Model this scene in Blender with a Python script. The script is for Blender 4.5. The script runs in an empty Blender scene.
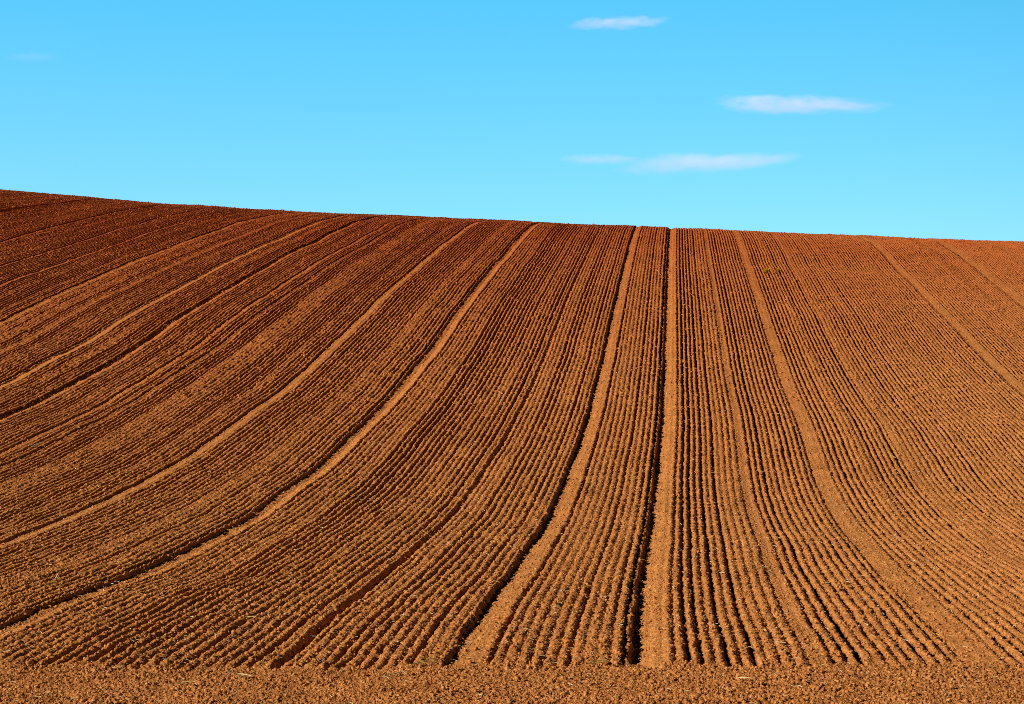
import bpy, math, random
import numpy as np

random.seed(7)
RNG = np.random.default_rng(7)
scene = bpy.context.scene
COL = scene.collection
f32 = np.float32

# ------------------------------------------------------------------ terrain
KN = np.array([10, 14, 17, 20, 23, 27, 32, 38, 45, 53, 62, 72, 84, 97, 110, 125, 145, 170.])
ZC = np.array([[-2.319, 0.244, 0.47, 0.145], [-2.071, 0.179, 0.326, -0.011], [-1.899, 0.132, 0.219, -0.127], [-1.643, 0.075, 0.11, -0.242], [-1.423, 0.073, 0.001, -0.352], [-1.122, 0.01, -0.116, -0.486], [-0.674, -0.186, -0.197, -0.625], [0.113, -0.331, -0.286, -0.723], [1.483, -0.229, -0.354, -0.755], [3.177, -0.394, -0.364, -0.741], [5.4, -0.642, -0.323, -0.634], [7.858, -0.78, -0.249, -0.441], [10.63, -0.819, -0.116, -0.323], [13.464, -0.73, 0.005, -0.228], [15.331, -0.94, 0.187, -0.028], [17.247, -1.061, 0.004, 0.093], [19.826, -0.918, -0.168, 0.121], [14.167, -0.571, -0.253, 0.077]])
CC = np.array([0.532, 0.814, 1.027, 1.23, 1.465, 1.81, 2.274, 2.81, 3.483, 4.188, 4.967, 5.843, 6.887, 8.049, 9.19, 10.485, 12.204, 14.352])
NK = len(KN)


def spline_m2():
    h = np.diff(KN)
    A = np.zeros((NK, NK)); R = np.zeros((NK, NK))
    A[0, 0] = A[-1, -1] = 1
    for i in range(1, NK - 1):
        A[i, i-1] = h[i-1]; A[i, i] = 2 * (h[i-1] + h[i]); A[i, i+1] = h[i]
        R[i, i-1] = 6 / h[i-1]; R[i, i] = -6 / h[i-1] - 6 / h[i]; R[i, i+1] = 6 / h[i]
    return np.linalg.solve(A, R)


M2 = spline_m2()


def spline(coef, Y):
    """natural cubic spline through the knots, straight beyond both ends"""
    coef = np.asarray(coef, float)
    m = M2 @ coef
    Yc = np.clip(Y, KN[0], KN[-1])
    j = np.clip(np.searchsorted(KN, Yc) - 1, 0, NK - 2)
    h = KN[j+1] - KN[j]; t = Yc - KN[j]; a = KN[j+1] - Yc
    v = a/h*coef[j] + t/h*coef[j+1] + ((a**3/h - a*h)*m[j] + (t**3/h - t*h)*m[j+1]) / 6
    s0 = (coef[1]-coef[0])/(KN[1]-KN[0]) - (KN[1]-KN[0])*(2*m[0]+m[1])/6
    s1 = (coef[-1]-coef[-2])/(KN[-1]-KN[-2]) + (KN[-1]-KN[-2])*(m[-2]+2*m[-1])/6
    return v + np.minimum(Y-KN[0], 0)*s0*0.3 + np.maximum(Y-KN[-1], 0)*s1*0.3


YTAB = np.linspace(-120, 700, 16401)
ZTAB = [spline(ZC[:, k], YTAB) for k in range(4)]
CTAB = spline(CC, YTAB)
# the far side of the hill falls away from the crest
ZTAB[0] = ZTAB[0] - 0.0016*np.clip(YTAB-165, 0, 90)**2 - 0.29*np.clip(YTAB-255, 0, 1e9)
for k in (1, 2, 3):
    ZTAB[k] = ZTAB[k]*np.clip((260-YTAB)/90, 0, 1)*np.clip((YTAB+20)/30, 0, 1)


def base_z(X, Y):
    w = 0.31*np.clip(Y, 8, 120) + 2.0           # the cross slope levels out to both sides
    xs = w*np.tanh(X/w*(1 + 0.35*(X/w)**2)) if False else np.where(np.abs(X) < w, X, np.sign(X)*(w + 6*np.tanh((np.abs(X)-w)/6)))
    xs = xs/20.0
    return sum(np.interp(Y, YTAB, ZTAB[k])*xs**k for k in range(4))


def row_shift(Y):
    return np.interp(Y, YTAB, CTAB)


# ------------------------------------------------------------------ noise
def hash2(ix, iy, seed):
    h = (ix.astype(np.int64)*374761393 + iy.astype(np.int64)*668265263 + seed*974634777) & 0xFFFFFFFF
    h = ((h ^ (h >> 13))*1274126177) & 0xFFFFFFFF
    h = ((h ^ (h >> 16))*2246822519) & 0xFFFFFFFF
    return ((h ^ (h >> 15)) & 0xFFFFFF).astype(f32)*f32(1/16777216.)


def vnoise(x, y, seed):
    ix = np.floor(x); iy = np.floor(y)
    fx = (x-ix).astype(f32); fy = (y-iy).astype(f32)
    fx = fx*fx*(3-2*fx); fy = fy*fy*(3-2*fy)
    ix = ix.astype(np.int32); iy = iy.astype(np.int32)
    a = hash2(ix, iy, seed); b = hash2(ix+1, iy, seed)
    c = hash2(ix, iy+1, seed); d = hash2(ix+1, iy+1, seed)
    return (a+(b-a)*fx) + ((c+(d-c)*fx) - (a+(b-a)*fx))*fy


def domes(x, y, cell, seed, prob=1.0, rmin=0.3, rmax=0.75):
    """rounded lumps scattered one per cell; returns height in units of one cell"""
    gx = x/cell; gy = y/cell
    ix = np.floor(gx).astype(np.int32); iy = np.floor(gy).astype(np.int32)
    out = np.zeros(x.shape, f32)
    for dx in (-1, 0, 1):
        for dy in (-1, 0, 1):
            cx = ix+dx; cy = iy+dy
            h1 = hash2(cx, cy, seed)
            h2 = hash2(cx, cy, seed+11)
            h3 = hash2(cx, cy, seed+23)
            r = rmin + (rmax-rmin)*h3*h3
            px = (gx-cx).astype(f32)-h1; py = (gy-cy).astype(f32)-h2
            # a lopsided lump: squeeze along a random direction
            e = (h3*37.0 % 1.0)*f32(6.28)
            q = px*np.cos(e)+py*np.sin(e)
            d2 = (px*px+py*py + 0.9*q*q)/(r*r)
            h = r*np.sqrt(np.maximum(1-d2, 0))
            if prob < 1:
                h = h*((h2*91.7 % 1.0) < prob)
            np.maximum(out, h, out=out)
    return out


def sstep(a, b, x):
    t = np.clip((x-a)/(b-a), 0, 1)
    return t*t*(3-2*t)


# ------------------------------------------------------------------ rows and wheel marks
ROW = 0.1310                  # drill row spacing (m)
HEAD_Y = 18.68                # where the rows stop and the headland begins
# (position, rut depth, flat bottom, width of the smooth rising side, roughness left)
MARKS = [
    (-31.00, .12, .08, .15, .9), (-27.00, .05, .05, .12, .95), (-24.40, .045, .05, .12, .95), (-22.85, .035, .05, .12, .95),
    (-20.56, .040, .02, .20, .35), (-18.95, .018, .03, .14, .9), (-17.26, .050, .02, .25, .3),
    (-15.60, .075, .05, .22, .85), (-13.9, .030, .04, .06, 1.0), (-13.2, .045, .05, .06, .95),
    (-9.98, .032, .02, .24, .35), (-7.05, .066, .17, .22, .55), 
    (-3.50, .078, .05, .07, .9), (-1.80, .075, .035, .32, .7), (0.01, .105, .06, .32, .65),
    (1.84, .018, .01, .13, .7), (3.33, .036, .05, .28, .72), (5.42, .012, .02, .14, .9),
    (10.24, .048, .03, .34, .55), (14.22, .060, .08, .50, .55),
    (17.3, .03, .05, .35, .7), (22.0, .04, .06, .4, .7), (25.6, .05, .06, .4, .7),
    (-36.0, .10, .08, .3, .8), (-40.0, .1, .08, .3, .8),
]
# bands of broken, cloddy soil where the rows have fallen in: (position, half width)
ROUGH = [(-0.22, .16), (1.64, .13), (-2.05, .06), (-8.1, .2), (-12.2, .25), (-19.8, .4), (4.55, .12), (12.9, .3), (-16.4, .25)]


def micro(X, Y, lod):
    """small relief above the base hill, and a furrow value (moist floors plus painted shade)"""
    X = X.astype(np.float64); Y = Y.astype(np.float64)
    u = X - row_shift(Y)
    wob = (vnoise(u*0.35+3, Y*0.08, 1)-.5)*0.020 + (vnoise(u*1.7, Y*0.5, 2)-.5)*0.012 + (vnoise(u*5, Y*6, 3)-.5)*0.024 + (vnoise(u*20, Y*17, 4)-.5)*0.026
    u = u + wob
    r = u/ROW
    fid = np.floor(r).astype(np.int32)
    g = (1-2*np.abs(r-fid-.5)).astype(f32)
    q = hash2(fid, fid*0, 5)
    q2 = hash2(np.floor(r/7+.3).astype(np.int32), fid*0, 57)
    depth = (0.020 + 0.034*q + 0.028*(q > .84))*(.88+.30*q2)
    along = 0.72 + 0.62*vnoise(fid*7.31, Y*0.12+fid*3.7, 6)*(0.55+0.9*vnoise(fid*3.1, Y*1.9, 7))
    patch = 0.90 + 0.18*vnoise(u*0.22, Y*0.06, 8)
    rows = -depth*along*patch*g**2.0*(1.18 + .38*sstep(30, 65, Y))
    rid = np.floor(r+.5)
    rows = rows*(1-.40*sstep(.62, .85, vnoise(fid*9.1, Y*4.3, 58))).astype(f32)
    bead = vnoise(rid*5.7, Y*8.5+rid*2.3, 53)
    rows = rows + (.013*(bead-.55)*(1-g)*(.6+.8*vnoise(u*.5, Y*.2, 54))).astype(f32)
    edge = HEAD_Y + (vnoise(X*5.1, Y*0, 9)-.5)*0.36 + (vnoise(X*.6, Y*0, 10)-.5)*0.12
    infield = sstep(-0.10, 0.34, Y-edge).astype(f32)
    rough = np.zeros(X.shape, f32)
    for u0, hw in ROUGH:
        rough = np.maximum(rough, (1-sstep(hw*.55, hw*1.2, np.abs(u-u0)))*(0.35+0.65*sstep(.25, .6, vnoise(Y*0.35, Y*0+u0, 12))))
    mk = np.zeros(X.shape, f32); smooth = np.ones(X.shape, f32); keep = np.ones(X.shape, f32)
    ragged = (vnoise(X*26, Y*24, 51)-.5)*.045 + (vnoise(X*8, Y*7, 52)-.5)*.028
    for i, (u0, D, wb, ws, rg) in enumerate(MARKS):
        t = u-u0+ragged
        sel = (t > -0.16) & (t < wb+ws+0.1)
        if not sel.any():
            continue
        ts = t[sel]; ys = Y[sel]
        Dv = D*(0.80+0.40*vnoise(ys*0.45, ys*0+i*5.3, 13))
        Dv = Dv*(0.55 + 0.45*sstep(16, 24, ys)) if D < .1 else Dv
        if u0 == -3.50:
            Dv = Dv*(1.12-.55*sstep(22, 33, ys))
        left = sstep(-0.055 if D > .06 else -.15, 0.005, ts)
        rise = 1-np.clip((ts-wb)/ws, 0, 1)
        prof = -Dv*left*rise**1.15 + 0.2*D*np.exp(-((ts+0.075)/0.035)**2)
        mk[sel] += prof.astype(f32)
        inside = (sstep(-0.03, 0.01, ts)*(1-sstep(wb+ws-.05, wb+ws+.02, ts))).astype(f32)
        floor_ = (sstep(-0.03, 0.01, ts)*(1-sstep(wb, wb+.05, ts))).astype(f32)
        keep[sel] = np.minimum(keep[sel], 1-.9*inside)
        smooth[sel] = np.minimum(smooth[sel], 1-(1-rg)*inside*(1-.9*floor_))
    rows = rows*keep*(1-.5*rough)
    # clods
    big = domes(X, Y, .12, 21, .28, .14, .40)
    mid = domes(X, Y, .044, 31, .75, .25, .64)
    k = f32(.75)
    c = np.maximum(big*.12*.66, mid*.044*.82)
    if lod == 0:
        sm = domes(X, Y, .021, 41, .85, .3, .66)
        c = np.maximum(c*.9, sm*.021*1.1) + .45*sm*.021 + .006*vnoise(X/.008, Y/.012, 43)
    else:
        c = c*1.15 + .024*vnoise(X/.05, Y/.06, 42)**2
    amp = (0.62 + .85*vnoise(X*1.3, Y*1.3, 14)*(.4+.6*vnoise(X*.2, Y*.15, 15))*1.4)
    ridge_top = 1-g
    amp = amp*(0.62 + .25*ridge_top)
    amp = amp + rough*.7 + ((.25+.75*sstep(.45, .85, vnoise(X*.35+9, Y*.3, 55)))*sstep(2, -5, u)*sstep(40, 22, Y)*.38).astype(f32)
    amp_in = amp*smooth
    amp_head = 0.85 + .75*vnoise(X*.9, Y*1.6, 16)
    A = 1.25*(amp_in*infield + amp_head*(1-infield)).astype(f32)
    z = (rows+mk)*infield + c*A*k
    z = z + ((vnoise(X*.45, Y*.3, 17)-.5)*.10 + (vnoise(X*2.2, Y*1.6, 18)-.5)*.030).astype(f32)
    z = z - .018*(1-infield)
    damp_shade = np.clip((-rows*infield)*25 - .18 - c*A*14 + np.clip(-mk*9-.45, 0, .8), 0, 1)  # dark furrow value: soil moisture plus shade put into the colour
    return z.astype(np.float64), damp_shade.astype(f32), (smooth*infield + (1-infield)).astype(f32)


def height(X, Y, lod):
    z, d, s = micro(X, Y, lod)
    return base_z(X, Y)+z, d, s


# ------------------------------------------------------------------ helpers
def mesh_object(name, co, faces, mat, smooth=True, parent=None):
    """co (n,3), faces (m,k) arrays -> one linked mesh object"""
    me = bpy.data.meshes.new(name)
    co = np.ascontiguousarray(co, dtype=f32); faces = np.ascontiguousarray(faces, dtype=np.int32)
    me.vertices.add(len(co)); me.vertices.foreach_set('co', co.ravel())
    k = faces.shape[1]
    me.loops.add(faces.size); me.loops.foreach_set('vertex_index', faces.ravel())
    me.polygons.add(len(faces))
    me.polygons.foreach_set('loop_start', np.arange(0, faces.size, k, dtype=np.int32))
    me.update(calc_edges=False)
    if smooth:
        me.polygons.foreach_set('use_smooth', np.ones(len(faces), dtype=bool))
    me.materials.append(mat)
    o = bpy.data.objects.new(name, me); COL.objects.link(o)
    if parent:
        o.parent = parent
    return o


def add_attr(o, name, arr):
    at = o.data.attributes.new(name, 'FLOAT', 'POINT')
    at.data.foreach_set('value', np.ascontiguousarray(arr, dtype=f32))


def tag(o, label=None, cat=None, group=None, kind=None):
    for k, v in (('label', label), ('category', cat), ('group', group), ('kind', kind)):
        if v:
            o[k] = v
    return o


class NT:
    def __init__(self, tree):
        self.t = tree; tree.nodes.clear()

    def n(self, typ, **kw):
        nd = self.t.nodes.new(typ)
        for k, v in kw.items():
            if k.startswith('i_'):
                key = k[2:]; key = int(key) if key.isdigit() else key
                if hasattr(v, 'is_output'):
                    self.t.links.new(v, nd.inputs[key])
                else:
                    nd.inputs[key].default_value = v
            else:
                setattr(nd, k, v)
        return nd

    def math(self, op, a, b=0.0, clamp=False):
        nd = self.n('ShaderNodeMath', operation=op, use_clamp=clamp)
        for i, v in enumerate((a, b)):
            if hasattr(v, 'is_output'):
                self.t.links.new(v, nd.inputs[i])
            else:
                nd.inputs[i].default_value = v
        return nd.outputs[0]

    def ramp(self, fac, stops, interp='LINEAR'):
        nd = self.n('ShaderNodeValToRGB')
        nd.color_ramp.interpolation = interp
        e = nd.color_ramp.elements
        while len(e) < len(stops):
            e.new(0.5)
        for x, (p, c) in zip(e, stops):
            x.position = p; x.color = (*c, 1) if len(c) == 3 else c
        self.t.links.new(fac, nd.inputs[0])
        return nd.outputs[0]

    def mix(self, fac, a, b, blend='MIX'):
        nd = self.n('ShaderNodeMix', data_type='RGBA', blend_type=blend)
        for k, v in ((0, fac), (6, a), (7, b)):
            if hasattr(v, 'is_output'):
                self.t.links.new(v, nd.inputs[k])
            else:
                nd.inputs[k].default_value = v if not isinstance(v, tuple) or len(v) == 4 else (*v, 1)
        return nd.outputs[2]

    def link(self, a, b):
        self.t.links.new(a, b)


def new_mat(name):
    m = bpy.data.materials.new(name); m.use_nodes = True
    return m, NT(m.node_tree)


# ------------------------------------------------------------------ materials
def soil_material(name, use_attr=True, gain=1.0):
    m, t = new_mat(name)
    geo = t.n('ShaderNodeNewGeometry')
    P = geo.outputs['Position']
    n1 = t.n('ShaderNodeTexNoise', i_Vector=P, i_Scale=0.14, i_Detail=3.0)
    n2 = t.n('ShaderNodeTexNoise', i_Vector=P, i_Scale=2.3, i_Detail=4.0)
    n3 = t.n('ShaderNodeTexNoise', i_Vector=P, i_Scale=30.0, i_Detail=4.0, i_Roughness=.75)
    sep = t.n('ShaderNodeSeparateXYZ', i_0=P)
    # lower field: ochre-orange loam; higher up and to the left: darker, redder
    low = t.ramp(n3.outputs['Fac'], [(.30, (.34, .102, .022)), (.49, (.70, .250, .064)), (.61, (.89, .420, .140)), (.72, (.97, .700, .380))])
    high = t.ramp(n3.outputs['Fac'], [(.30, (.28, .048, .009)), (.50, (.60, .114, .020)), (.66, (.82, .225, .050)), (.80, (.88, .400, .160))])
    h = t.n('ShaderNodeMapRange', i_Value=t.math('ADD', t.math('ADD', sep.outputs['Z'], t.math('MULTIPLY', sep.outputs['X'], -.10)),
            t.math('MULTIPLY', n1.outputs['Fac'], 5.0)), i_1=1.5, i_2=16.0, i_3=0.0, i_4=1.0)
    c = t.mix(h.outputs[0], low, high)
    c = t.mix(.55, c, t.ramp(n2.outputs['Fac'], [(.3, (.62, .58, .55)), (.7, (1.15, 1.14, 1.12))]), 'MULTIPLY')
    if use_attr:
        damp_shade = t.n('ShaderNodeAttribute', attribute_name='damp_shade')
        c = t.mix(t.math('MULTIPLY', damp_shade.outputs['Fac'], .90), c, (.040, .014, .006))  # shade painted over the moist furrow floors
        sm = t.n('ShaderNodeAttribute', attribute_name='loose')
        c = t.mix(t.math('MULTIPLY', t.math('SUBTRACT', 1.0, sm.outputs['Fac']), .62), c, t.mix(.6, c, (.93, .41, .100)))
    bs = t.n('ShaderNodeBsdfPrincipled', i_Roughness=.92)
    bs.inputs['Specular IOR Level'].default_value = .12
    t.link(c, bs.inputs['Base Color'])
    nb = t.n('ShaderNodeTexNoise', i_Vector=P, i_Scale=38.0, i_Detail=4.0, i_Roughness=.7)
    bp = t.n('ShaderNodeBump', i_Strength=.9, i_Distance=.030, i_Height=nb.outputs['Fac'])
    t.link(bp.outputs[0], bs.inputs['Normal'])
    out = t.n('ShaderNodeOutputMaterial')
    t.link(bs.outputs[0], out.inputs[0])
    return m


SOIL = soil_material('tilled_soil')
CLOD = soil_material('loose_clods', use_attr=False)


def straw_material(name, a, b):
    m, t = new_mat(name)
    geo = t.n('ShaderNodeNewGeometry')
    n = t.n('ShaderNodeTexNoise', i_Vector=geo.outputs['Position'], i_Scale=25.0, i_Detail=2.0)
    c = t.ramp(n.outputs['Fac'], [(.3, a), (.7, b)])
    bs = t.n('ShaderNodeBsdfPrincipled', i_Roughness=.6)
    t.link(c, bs.inputs['Base Color'])
    out = t.n('ShaderNodeOutputMaterial'); t.link(bs.outputs[0], out.inputs[0])
    return m


STRAW = straw_material('dry_straw', (.62, .45, .20), (.90, .78, .48))
STRAW_GREY = straw_material('weathered_straw', (.42, .34, .24), (.66, .58, .46))
STRAW_GOLD = straw_material('golden_straw', (.50, .34, .07), (.70, .55, .16))
WEED = straw_material('yellowing_leaf', (.72, .46, .04), (.92, .66, .10))
WEED_G = straw_material('olive_leaf', (.14, .13, .03), (.28, .22, .05))

# ------------------------------------------------------------------ the field
def band(y0, y1, du, dy0, dy1, lod):
    ys = [y0]
    while ys[-1] < y1:
        f = (ys[-1]-y0)/(y1-y0)
        ys.append(ys[-1]+dy0+(dy1-dy0)*f)
    ys = np.array(ys)
    c0, c1 = row_shift(np.array([y0]))[0], row_shift(np.array([y1]))[0]
    w1 = .292*y1+3.6
    us = np.arange(-w1-max(c0, c1), w1-min(c0, c1), du)
    U, Yg = np.meshgrid(us, ys)
    C = row_shift(ys)[:, None]
    X = U+C
    inside = np.abs(X) < (.292*Yg+3.5)
    nr, nc = X.shape
    idx = np.arange(nr*nc).reshape(nr, nc)
    q = inside[:-1, :-1] & inside[1:, 1:] & inside[1:, :-1] & inside[:-1, 1:]
    faces = np.stack([idx[:-1, :-1][q], idx[:-1, 1:][q], idx[1:, 1:][q], idx[1:, :-1][q]], 1)
    used = np.zeros(nr*nc, bool); used[faces.ravel()] = True
    remap = np.cumsum(used)-1
    xs = X.ravel()[used]; yv = Yg.ravel()[used]
    z = np.empty(len(xs)); d = np.empty(len(xs), f32); s = np.empty(len(xs), f32)
    CH = 400000
    for i in range(0, len(xs), CH):
        z[i:i+CH], d[i:i+CH], s[i:i+CH] = height(xs[i:i+CH], yv[i:i+CH], lod)
    return np.stack([xs, yv, z], 1), remap[faces], d, s


B0 = band(15.0, HEAD_Y, ROW/13, .011, .011, 0)
B1 = band(HEAD_Y-.012, 27, ROW/11, .013, .018, 0)
B2 = band(27-.03, 48, ROW/8, .020, .036, 0)
B3 = band(48-.05, 82, ROW/6, .042, .065, 1)
B4 = band(82-.1, 172, ROW/6, .08, .20, 1)


def join(bands):
    off = 0; V = []; Fc = []; D = []; S = []
    for v, fc, d, s in bands:
        V.append(v); Fc.append(fc+off); D.append(d); S.append(s); off += len(v)
    return np.concatenate(V), np.concatenate(Fc), np.concatenate(D), np.concatenate(S)


def soil_sheet(name, bands):
    v, fc, d, s = join(bands)
    o = mesh_object(name, v, fc, SOIL)
    add_attr(o, 'damp_shade', d); add_attr(o, 'loose', s)
    tag(o, kind='structure')
    print(name, len(v))
    return o


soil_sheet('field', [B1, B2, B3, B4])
soil_sheet('headland', [B0])
del B0, B1, B2, B3, B4

# wide ground around and beyond the tilled field, just under it
gx = np.concatenate([-np.geomspace(700, 4, 46), np.arange(-3, 3.1, 1.5), np.geomspace(4, 700, 46)])
gy = np.concatenate([np.arange(-110, 10, 6.), np.arange(10, 180, 2.), np.geomspace(180, 690, 40)])
GX, GY = np.meshgrid(gx, gy)
GZ = base_z(GX.ravel(), GY.ravel()) - .22
idx = np.arange(GX.size).reshape(GX.shape)
gf = np.stack([idx[:-1, :-1], idx[:-1, 1:], idx[1:, 1:], idx[1:, :-1]], -1).reshape(-1, 4)
tag(mesh_object('ground', np.stack([GX.ravel(), GY.ravel(), GZ], 1), gf, CLOD), kind='structure')


# ------------------------------------------------------------------ loose clods lying on the soil
def ico(sub):
    p = (1+5**.5)/2
    v = np.array([(-1, p, 0), (1, p, 0), (-1, -p, 0), (1, -p, 0), (0, -1, p), (0, 1, p), (0, -1, -p), (0, 1, -p), (p, 0, -1), (p, 0, 1), (-p, 0, -1), (-p, 0, 1)], float)
    v /= np.linalg.norm(v[0])
    fc = np.array([(0, 11, 5), (0, 5, 1), (0, 1, 7), (0, 7, 10), (0, 10, 11), (1, 5, 9), (5, 11, 4), (11, 10, 2), (10, 7, 6), (7, 1, 8), (3, 9, 4), (3, 4, 2), (3, 2, 6), (3, 6, 8), (3, 8, 9), (4, 9, 5), (2, 4, 11), (6, 2, 10), (8, 6, 7), (9, 8, 1)])
    return v, fc


def scatter_pts(n, y0, y1, power=1.0):
    """random points over the visible wedge of field; power 1 = even per square metre"""
    y = (y0**(1+power) + RNG.random(n)*(y1**(1+power)-y0**(1+power)))**(1/(1+power))
    x = (RNG.random(n)*2-1)*(.288*y+2.6)
    return x, y


def make_clods():
    base, fc = ico(0)
    Vs = []; Fs = []; off = 0
    for n, y0, y1, pw, r0, r1, lod in ((50000, 15.2, HEAD_Y+.1, 1, .004, .020, 0), (190000, HEAD_Y, 48, .3, .005, .023, 0), (105000, 48, 140, .55, .011, .046, 1)):
        x, y = scatter_pts(n, y0, y1, pw)
        z, d, s = height(x, y, lod)
        r = r0 + (r1-r0)*RNG.random(n)**3.0
        keep = RNG.random(n) < np.clip(s*1.1-.12, .08, 1)
        x, y, z, r = x[keep], y[keep], z[keep], r[keep]; n = len(x)
        jit = 1 + (RNG.random((n, 12, 1))-.5)*.55
        sc = r[:, None]*(np.array([1, 1, .75]) + (RNG.random((n, 3))-.5)*np.array([.8, .8, .5]))
        v = base[None]*jit*sc[:, None, :]
        a = RNG.random(n)*6.283
        ca, sa = np.cos(a)[:, None], np.sin(a)[:, None]
        v = np.stack([v[..., 0]*ca-v[..., 1]*sa, v[..., 0]*sa+v[..., 1]*ca, v[..., 2]], -1)
        v += np.stack([x, y, z+r*.22], 1)[:, None, :]
        Vs.append(v.reshape(-1, 3)); Fs.append((fc[None]+(np.arange(n)*12)[:, None, None]).reshape(-1, 3)+off); off += n*12
    o = mesh_object('soil_clods', np.concatenate(Vs), np.concatenate(Fs), CLOD, smooth=False)
    tag(o, 'loose crumbly brown clods lying all over the tilled soil', 'soil clods', kind='stuff')


make_clods()


# ------------------------------------------------------------------ straw
def blade(p0, p1, w, sag=0.0, seg=5, phase=0.0):
    """a bent, slightly tubular stalk between two points: returns verts, quads"""
    p0 = np.array(p0, float); p1 = np.array(p1, float)
    d = p1-p0; side = np.cross(d, (0, 0, 1)); side /= np.linalg.norm(side)+1e-9
    up = np.cross(side, d); up /= np.linalg.norm(up)+1e-9
    vs = []
    for i in range(seg+1):
        f = i/seg
        c = p0+d*f + up*sag*math.sin(math.pi*f) + side*sag*.6*math.sin(2.3*math.pi*f+phase)
        ww = w*(1-.35*f)
        for k in range(4):
            a = k*math.pi/2
            vs.append(c + side*ww*math.cos(a) + up*ww*.6*math.sin(a))
    fs = []
    for i in range(seg):
        for k in range(4):
            fs.append((i*4+k, i*4+(k+1) % 4, i*4+4+(k+1) % 4, i*4+4+k))
    fs.append((0, 1, 2, 3)); e = seg*4
    fs.append((e+3, e+2, e+1, e))
    return np.array(vs), np.array(fs)


def ground_at(x, y):
    return float(height(np.array([x]), np.array([y]), 0 if y < 48 else 1)[0][0])


def scattered_straw():
    Vs = []; Fs = []; off = 0
    for n, y0, y1, l0, l1, w in ((780, 16, 21, .02, .09, .0050), (2500, 20, 50, .015, .09, .0085), (1100, 50, 115, .03, .10, .015)):
        x, y = scatter_pts(n, y0, y1, .5)
        lod = 0 if y0 < 45 else 1
        z, _, _ = height(x, y, lod)
        for i in range(n):
            L = l0+(l1-l0)*random.random()**2; a = random.random()*math.pi*2; e = random.uniform(-.1, .45)
            hx, hy = math.cos(a)*L/2, math.sin(a)*L/2
            p = np.array([x[i], y[i], z[i]+.014])
            v, fc = blade(p-(hx, hy, L*e/2-.01), p+(hx, hy, L*e/2+.01), w*random.uniform(.6, 1.3), L*.07, 3, random.random()*6)
            Vs.append(v); Fs.append(fc+off); off += len(v)
    o = mesh_object('straw_litter', np.concatenate(Vs), np.concatenate(Fs), STRAW, smooth=False)
    tag(o, 'tiny pale bits of straw littered over the tilled soil', 'straw', kind='stuff')


scattered_straw()


def stalk(name, x, y, parts, mat, label, group='pale straw stalks lying on the soil', cat='straw stalk'):
    """one straw thing: parts = [(part name, dx0, dy0, dz0, dx1, dy1, dz1, width)]"""
    zg = ground_at(x, y)
    zg = max(zg, max(ground_at(x+a, y+b) for a, b in ((.04, 0), (-.04, 0), (0, .05), (0, -.05)))-.006)
    Vs = []; Fs = []; off = 0
    for (x0, y0, z0, x1, y1, z1, w) in parts:
        v, fc = blade((x0*1.3, y0*1.3, z0+.01), (x1*1.3, y1*1.3, z1+.012), w*1.5, .006, 6, x0*50)
        Vs.append(v); Fs.append(fc+off); off += len(v)
    o = mesh_object(name, np.concatenate(Vs), np.concatenate(Fs), mat, smooth=False)
    o.location = (x, y, zg+.006)
    tag(o, label, cat, group)
    return o


S = stalk
S('straw_stalk', -.86, 18.75, [(-.10, -.06, .0, .07, .05, .02, .006), (-.02, -.03, .01, .06, .13, .035, .006), (-.05, -.04, .0, .09, .0, .015, .005)], STRAW_GOLD,
  'pale yellow forked straw at the headland end of the rut left of the darkest furrow')
S('straw_stalk', -1.10, 18.29, [(-.05, -.03, .0, .05, .05, .02, .007)], STRAW, 'short cream straw stub on the headland just below the forked straw')
S('straw_stalk', .86, 18.76, [(-.11, -.03, .0, .05, .06, .03, .006), (-.06, -.02, .0, .09, .03, .015, .005)], STRAW_GOLD,
  'yellowish bent straw at the headland edge left of the darkest furrow end')
S('straw_stalk', .63, 24.03, [(-.06, .0, .01, .06, .01, .02, .005), (-.01, -.05, .01, .01, .06, .03, .005)], STRAW_GREY,
  'pale crossed pair of straws lying across rows left of the darkest furrow')
S('straw_stalk', 4.28, 23.15, [(-.075, .03, .02, .075, .0, .02, .0055)], STRAW, 'pale straight straw lying crosswise over rows left of the wide smooth track')
S('straw_stalk', 2.76, 19.73, [(-.04, .04, .01, .04, -.03, .01, .006)], STRAW, 'short pale straw near the lower ends of the rows right of the darkest furrow')
S('straw_stalk', 2.17, 17.84, [(-.05, .06, .0, .05, -.06, .01, .005)], STRAW, 'pale straw slanting down to the right on the headland right of the darkest furrow')
S('straw_stalk', -2.52, 18.07, [(-.06, .09, .01, .06, -.07, .01, .006)], STRAW, 'long pale straw slanting down to the right on the headland at left')
S('straw_stalk', -2.18, 20.90, [(-.07, .05, .01, .05, -.02, .02, .005)], STRAW_GREY, 'small grey straw bridging the narrow dark furrow at lower left')
S('straw_stalk', -2.98, 21.83, [(-.04, .05, .01, .04, -.04, .02, .006), (-.03, -.03, .0, .05, .05, .03, .006)], STRAW_GOLD,
  'golden crossed bits of straw on the rows left of the narrow dark furrow')
S('straw_stalk', -6.04, 25.38, [(.0, -.1, .0, .015, .08, .10, .0065), (.0, .0, .02, .04, -.06, .02, .006)], STRAW,
  'upright bent pale straw among the rows near the left edge, above the broad lit track')
S('straw_stalk', -3.02, 17.79, [(-.05, .01, .0, .06, .0, .01, .006)], STRAW_GOLD, 'golden straw lying flat on the headland near the bottom edge')
S('straw_stalk', -3.84, 18.53, [(-.035, .02, .0, .04, .02, .015, .009)], STRAW, 'stubby cream straw where the rows meet the headland at far left')
S('straw_stalk', -10.29, 41.19, [(-.06, -.1, .0, .05, .1, .09, .011), (-.03, -.05, .01, .0, .1, .05, .010)], STRAW,
  'pale straw tuft standing up mid field near the left edge')
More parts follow.
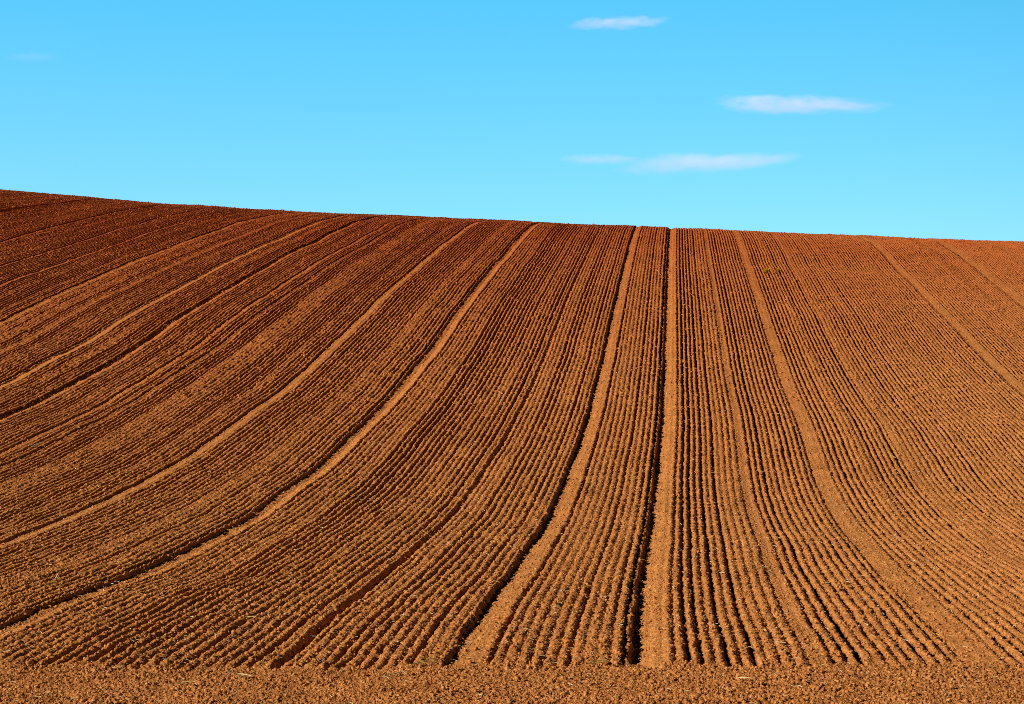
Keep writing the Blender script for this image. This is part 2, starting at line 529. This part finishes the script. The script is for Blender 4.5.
S('straw_stalk', 8.50, 40.26, [(-.08, -.05, .0, .05, .12, .08, .009), (.05, .12, .08, .11, .05, .06, .008)], STRAW_GREY,
  'bent grey straw sticking up from the smooth band near the right edge')


def weed(x, y, size, n, leaf_mat, stem_mat, label):
    root = bpy.data.objects.new('weed', None); COL.objects.link(root)
    root.location = (x, y, ground_at(x, y)); root.empty_display_size = .1
    tag(root, label, 'weed', 'small yellowing weeds on the upper field')
    v, fc = blade((0, 0, -.02), (size*.1, 0, size*.55), size*.03, .01, 4)
    mesh_object('stem', v, fc, stem_mat, False, root)
    Vs = []; Fs = []; off = 0
    for i in range(n):
        a = random.random()*6.283; L = size*random.uniform(.4, .8); e = random.uniform(.15, 1.0); w = L*.22
        d = np.array([math.cos(a)*math.cos(e), math.sin(a)*math.cos(e), math.sin(e)*.8])
        s = np.array([-math.sin(a), math.cos(a), .2])
        b = np.array([size*.03, 0, size*random.uniform(.05, .4)])
        q = [b, b+d*L*.45+s*w, b+d*L-np.array([0, 0, L*.15]), b+d*L*.45-s*w]
        Vs += q; Fs.append((off, off+1, off+2, off+3)); off += 4
    mesh_object('leaves', np.array(Vs), np.array(Fs), leaf_mat, False, root)
    return root


weed(10.57, 78.4, .34, 34, WEED, WEED, 'small yellow weed on the upper field beside the wide track right of centre')
weed(11.18, 79.3, .28, 28, WEED, WEED, 'slightly smaller yellow weed just right of its twin on the upper field')
weed(3.56, 49.0, .11, 16, WEED_G, WEED_G, 'tiny olive weed between rows left of the darkest furrow, mid field')


# ------------------------------------------------------------------ clouds
def cloud_material(name, dens, col, seed, length, thick, lean, skew):
    m, t = new_mat(name)
    tc = t.n('ShaderNodeTexCoord')
    mp = t.n('ShaderNodeMapping', i_Vector=tc.outputs['Object'])      # the cloud's own box, -1..1
    mp.inputs['Scale'].default_value = (2/length, 2/(length*.42), 2/thick)
    warp = t.n('ShaderNodeMapping', i_Location=(seed*7.3, seed*3.1, seed), i_Vector=mp.outputs[0])
    warp.inputs['Scale'].default_value = (3.4, 2.0, .8)
    n = t.n('ShaderNodeTexNoise', i_Vector=warp.outputs[0], i_Scale=1.0, i_Detail=5.0, i_Roughness=.6)
    fine = t.n('ShaderNodeMapping', i_Location=(seed*2.3, seed*5.1, seed), i_Vector=mp.outputs[0])
    fine.inputs['Scale'].default_value = (7.0, 4.0, 1.6)
    nf = t.n('ShaderNodeTexNoise', i_Vector=fine.outputs[0], i_Scale=1.0, i_Detail=5.0, i_Roughness=.65)
    sep = t.n('ShaderNodeSeparateXYZ', i_0=mp.outputs[0])
    x, y, z = sep.outputs[0], sep.outputs[1], sep.outputs[2]
    # bend the streak, thicken one end
    zb = t.math('SUBTRACT', z, t.math('MULTIPLY', t.math('MULTIPLY', x, t.math('ABSOLUTE', x)), lean*2))
    zb = t.math('ADD', zb, t.math('MULTIPLY', t.math('SUBTRACT', n.outputs['Fac'], .5), 1.9))
    zb = t.math('DIVIDE', zb, t.math('SUBTRACT', 1.0, t.math('MULTIPLY', x, skew)))
    xb = t.math('ADD', x, t.math('MULTIPLY', t.math('SUBTRACT', nf.outputs['Fac'], .5), .7))
    r2 = t.math('ADD', t.math('ADD', t.math('POWER', t.math('ABSOLUTE', xb), 2.6), t.math('MULTIPLY', y, y)), t.math('POWER', t.math('ABSOLUTE', t.math('MULTIPLY', zb, 1.45)), 1.8))
    fall = t.math('POWER', t.math('SUBTRACT', 1.0, r2, clamp=True), 1.25)
    nn = t.n('ShaderNodeMapRange', i_Value=nf.outputs['Fac'], i_1=.30, i_2=.66, i_3=.25, i_4=1.35)
    d = t.math('MULTIPLY', t.math('MULTIPLY', fall, nn.outputs[0]), dens)
    # painted-in lighting: greyer, more violet base under a brighter top
    cc = t.ramp(t.math('ADD', t.math('MULTIPLY', z, .5), .5), [(.25, (col[0]*.80, col[1]*.88, col[2]*.98)), (.75, (col[0]*1.12, col[1]*1.06, col[2]*1.03))])
    ab = t.n('ShaderNodeVolumeAbsorption', i_Color=(0, 0, 0, 1), i_Density=d)
    em = t.n('ShaderNodeEmission', i_Color=cc, i_Strength=d)  # emission stands in for sunlight scattered in the cloud
    ad = t.n('ShaderNodeAddShader', i_0=ab.outputs[0], i_1=em.outputs[0])
    out = t.n('ShaderNodeOutputMaterial')
    t.link(ad.outputs[0], out.inputs['Volume'])
    m.cycles.volume_step_rate = .2
    return m


def cloud(loc, length, thick, dens, col, seed, lean, skew, label):
    """a thin wispy streak of vapour: uneven ends, bent, thicker at one end"""
    nu, nv = 48, 20
    vs = []; fs = []
    for i in range(nu+1):
        a = math.pi*i/nu
        xx = -math.cos(a)
        rr = math.sin(a)**.8*(1+.05*math.sin(7*a+seed)+.04*math.sin(13*a+seed*2))
        th = min(1.0, rr*(1-.6*skew*xx))
        for k in range(nv):
            b = 2*math.pi*k/nv
            vs.append((xx*length*.5, math.cos(b)*rr*length*.21, math.sin(b)*th*thick*.5 + lean*thick*xx*abs(xx)))
    for i in range(nu):
        for k in range(nv):
            fs.append((i*nv+k, i*nv+(k+1) % nv, (i+1)*nv+(k+1) % nv, (i+1)*nv+k))
    o = mesh_object('cloud', np.array(vs), np.array(fs), cloud_material('cloud_vapour', dens, col, seed, length, thick, lean, skew))
    o.location = loc
    tag(o, label, 'cloud', 'thin wispy clouds low over the hill')
    return o


FOC = 1900.0
PITCH = math.atan((487-352)/FOC)


def sky_point(px, py, dist):
    dx = (px-512)/FOC; dy = -(py-352)/FOC
    return (dx*dist, (math.cos(PITCH)-dy*math.sin(PITCH))*dist, (math.sin(PITCH)+dy*math.cos(PITCH))*dist)


CD = 6000.0
K = CD/FOC
CL = (.78, .82, .95)
cloud(sky_point(619, 23, CD), 112*K, 14*K, 1/(26*K), CL, 1.7, .28, .10, 'highest of the thin white clouds, a small streak near the top edge')
cloud(sky_point(806, 105, CD), 190*K, 20*K, 1/(30*K), CL, 3.2, -.16, .45, 'brightest long white cloud streak, farthest to the right')
cloud(sky_point(708, 163, CD), 198*K, 25*K, 1/(42*K), CL, 5.9, .30, -.1, 'long faint cloud streak lowest above the hill crest')
cloud(sky_point(603, 159.5, CD), 94*K, 15*K, 1/(42*K), CL, 8.1, 0.0, .1, 'short faint cloud wisp at the left end of the lowest long streak')
cloud(sky_point(32, 57, CD), 64*K, 15*K, 1/(130*K), CL, 9.4, 0.0, -.3, 'barely visible cloud smudge by the left edge of the sky')

# ------------------------------------------------------------------ light and sky
SUN_EL = math.radians(24)
SUN_AZ = math.radians(-110)           # compass angle from +Y (view direction), negative = to the left
sd = (math.sin(SUN_AZ)*math.cos(SUN_EL), math.cos(SUN_AZ)*math.cos(SUN_EL), math.sin(SUN_EL))
sun = bpy.data.lights.new('sun', 'SUN'); sun.energy = 5.0; sun.angle = math.radians(.5); sun.color = (1.0, .92, .78)
so = bpy.data.objects.new('sun', sun); COL.objects.link(so)
from mathutils import Vector
so.rotation_euler = Vector(sd).to_track_quat('Z', 'Y').to_euler()
so.location = (-60, 0, 60)

w = bpy.data.worlds.new('World'); scene.world = w; w.use_nodes = True
t = NT(w.node_tree)
sky = t.n('ShaderNodeTexSky', sky_type='NISHITA', sun_disc=False)
sky.sun_elevation = SUN_EL; sky.sun_rotation = SUN_AZ
sky.air_density = 1.0; sky.dust_density = 0.3; sky.ozone_density = 2.0
tc = t.n('ShaderNodeTexCoord')
sp = t.n('ShaderNodeSeparateXYZ', i_0=tc.outputs['Generated'])
tint = t.ramp(sp.outputs['Z'], [(0.0, (.35, .65, .76)), (.13, (.35, .65, .77)), (.255, (.205, .735, .80)), (.30, (.10, .35, .45)), (.42, (.02, .04, .06))])
c = t.mix(1.0, sky.outputs[0], tint, 'MULTIPLY')
vd = t.n('ShaderNodeVectorMath', operation='DOT_PRODUCT', i_0=tc.outputs['Generated'], i_1=(-.38, .925, 0))
glow = t.n('ShaderNodeMapRange', i_Value=vd.outputs['Value'], i_1=.30, i_2=.97, i_3=.10, i_4=1.0, interpolation_type='SMOOTHSTEP')
vm = t.n('ShaderNodeVectorMath', operation='SCALE', i_0=c, i_Scale=t.math('MULTIPLY', glow.outputs[0], 2.3))
c = vm.outputs[0]
bg = t.n('ShaderNodeBackground', i_Color=c, i_Strength=.13)
out = t.n('ShaderNodeOutputWorld'); t.link(bg.outputs[0], out.inputs[0])

# ------------------------------------------------------------------ camera
cam = bpy.data.cameras.new('camera')
cam.sensor_width = 36.0; cam.lens = 36.0*FOC/1024.0
cam.clip_start = .1; cam.clip_end = 20000
co = bpy.data.objects.new('camera', cam); COL.objects.link(co)
co.location = (0, 0, 0); co.rotation_euler = (math.pi/2+PITCH, 0, 0)
scene.camera = co
scene.cycles.max_bounces = 3
scene.cycles.use_denoising = False
scene.cycles.filter_width = 0.9
scene.cycles.diffuse_bounces = 1
scene.view_settings.view_transform = 'Standard'
scene.view_settings.look = 'None'
scene.view_settings.exposure = 0
scene.view_settings.gamma = 1
